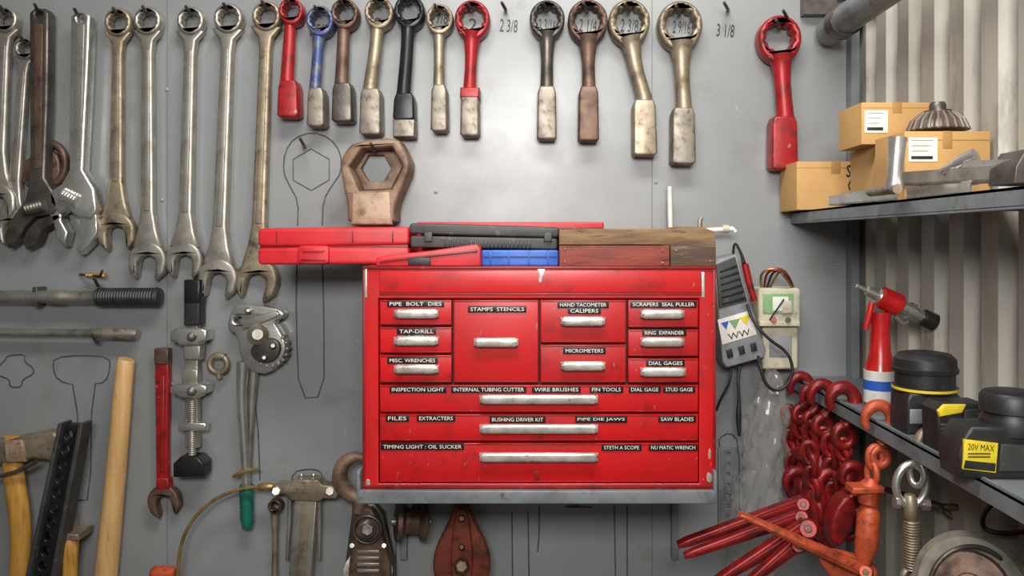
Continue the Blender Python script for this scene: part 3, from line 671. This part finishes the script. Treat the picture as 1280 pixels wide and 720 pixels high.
o.tube([(1090,598,6),(1088,606,13),(1086,628,13),(1087,632,10),(1086,640,14),(1083,680,14),(1080,700,11),(1080,708,7)],d,orange,20)
o.ring(1080,716,12,5,d,orange)
o.box(1066,610,1106,618,d-.012,d+.022,orange,2)
d=.60; o=B('shackle_turnbuckle')
o.tube([(1150,566,5),(1146,553,6),(1154,541,7),(1168,540,7),(1176,550,7),(1172,565,7),(1160,578,7),(1152,590,6)],d,bronze,14,sm=2)
o.ring(1139,606,19,5,d,chrome,Ry=26,ang=.1); o.ring(1146,592,9,4,d+.004,chrome,tilt=.9,Ry=15)
o.lathe(P(1118,628,d),P(1160,630,d),[(0,8),(.12,8),(.13,4),(.85,4),(.86,9),(1,9)],steel,8)
o.lathe(P(1137,618,d),P(1139,652,d),[(0,6),(.2,9),(.8,9),(1,7)],bronze,18)
o.lathe(P(1139,650,d),P(1140,712,d),[(i/36,10.5 if i%2 else 8.5) for i in range(37)],bronze,18)
o.ring(1140,722,11,5,d,steel)
o=B('steel_rod_bundle'); o.loft([P(1160,632,.40),P(1300,640,.50)],[.006,.006],rust,10); o.loft([P(1180,638,.40),P(1205,660,.42),P(1300,664,.44)],[.005]*3,rust,10); o.loft([P(1108,612,.3),P(1180,634,.42)],[.006,.006],dark,10)
o=B('grinding_wheel_motor'); d=.72
gm=M('dusty_grey_cast',h(126,120,108),h(90,84,76),.2,.65,20,bump=.4)
o.lathe(P(1226,735,.55),P(1214,735,d),[(0,60),(.1,64),(.5,64),(.55,58),(.6,64),(.95,64),(1,56)],gm,48)
o.lathe(P(1214,735,d),P(1212,735,d+.03),[(0,46),(.6,42),(.7,18),(1,16)],rust,32)
o.ring(1214,735,52,3,d+.004,dark,n=40)
o=B('power_cord_coil'); o.tube([(1300,620,3,.7),(1262,614,3,.7),(1238,630,3,.66),(1226,650,3,.6),(1232,664,3,.6),(1262,668,3,.62),(1300,660,3,.7)],.7,blackp,10,sm=3)

bpy.data.collections.remove(TC)
col=bpy.context.scene.collection
for b in ALL: b.finish(col)

# ---------------------------------------------------------------- lights, camera
def area(name,loc,tgt,sx,sy,e,c=(1,1,1),spread=180):
    l=bpy.data.lights.new(name,'AREA'); l.shape='RECTANGLE'; l.size=sx; l.size_y=sy; l.energy=e; l.color=c; l.spread=radians(spread)
    o=bpy.data.objects.new(name,l); o.location=loc; o.rotation_euler=(Vector(tgt)-Vector(loc)).to_track_quat('-Z','Y').to_euler(); col.objects.link(o); return o
area('ceiling_fluorescent_light',(.05,-1.15,2.75),(.05,-.25,1.4),1.1,.3,30,(1,.98,.94))
area('added_wall_highlight_light',(-.05,-2.4,1.99),(.0,0,1.56),.8,.35,21,(1,.975,.94),130)  # unseen light added behind the camera for wall highlight and edge falloff
wd=bpy.data.worlds.new('World'); bpy.context.scene.world=wd; wd.use_nodes=True
wd.node_tree.nodes['Background'].inputs[0].default_value=(1,.98,.95,1); wd.node_tree.nodes['Background'].inputs[1].default_value=.2
cam=bpy.data.cameras.new('camera'); cam.lens=28; cam.sensor_width=36; cam.shift_x=-(675-640)/1280; cam.shift_y=-(360-300)/1280
co=bpy.data.objects.new('camera',cam); co.location=(0,-D,Z0); co.rotation_euler=(pi/2,0,0); col.objects.link(co)
cam.clip_start=.02
bpy.context.scene.camera=co
bpy.context.scene.view_settings.view_transform='Standard'
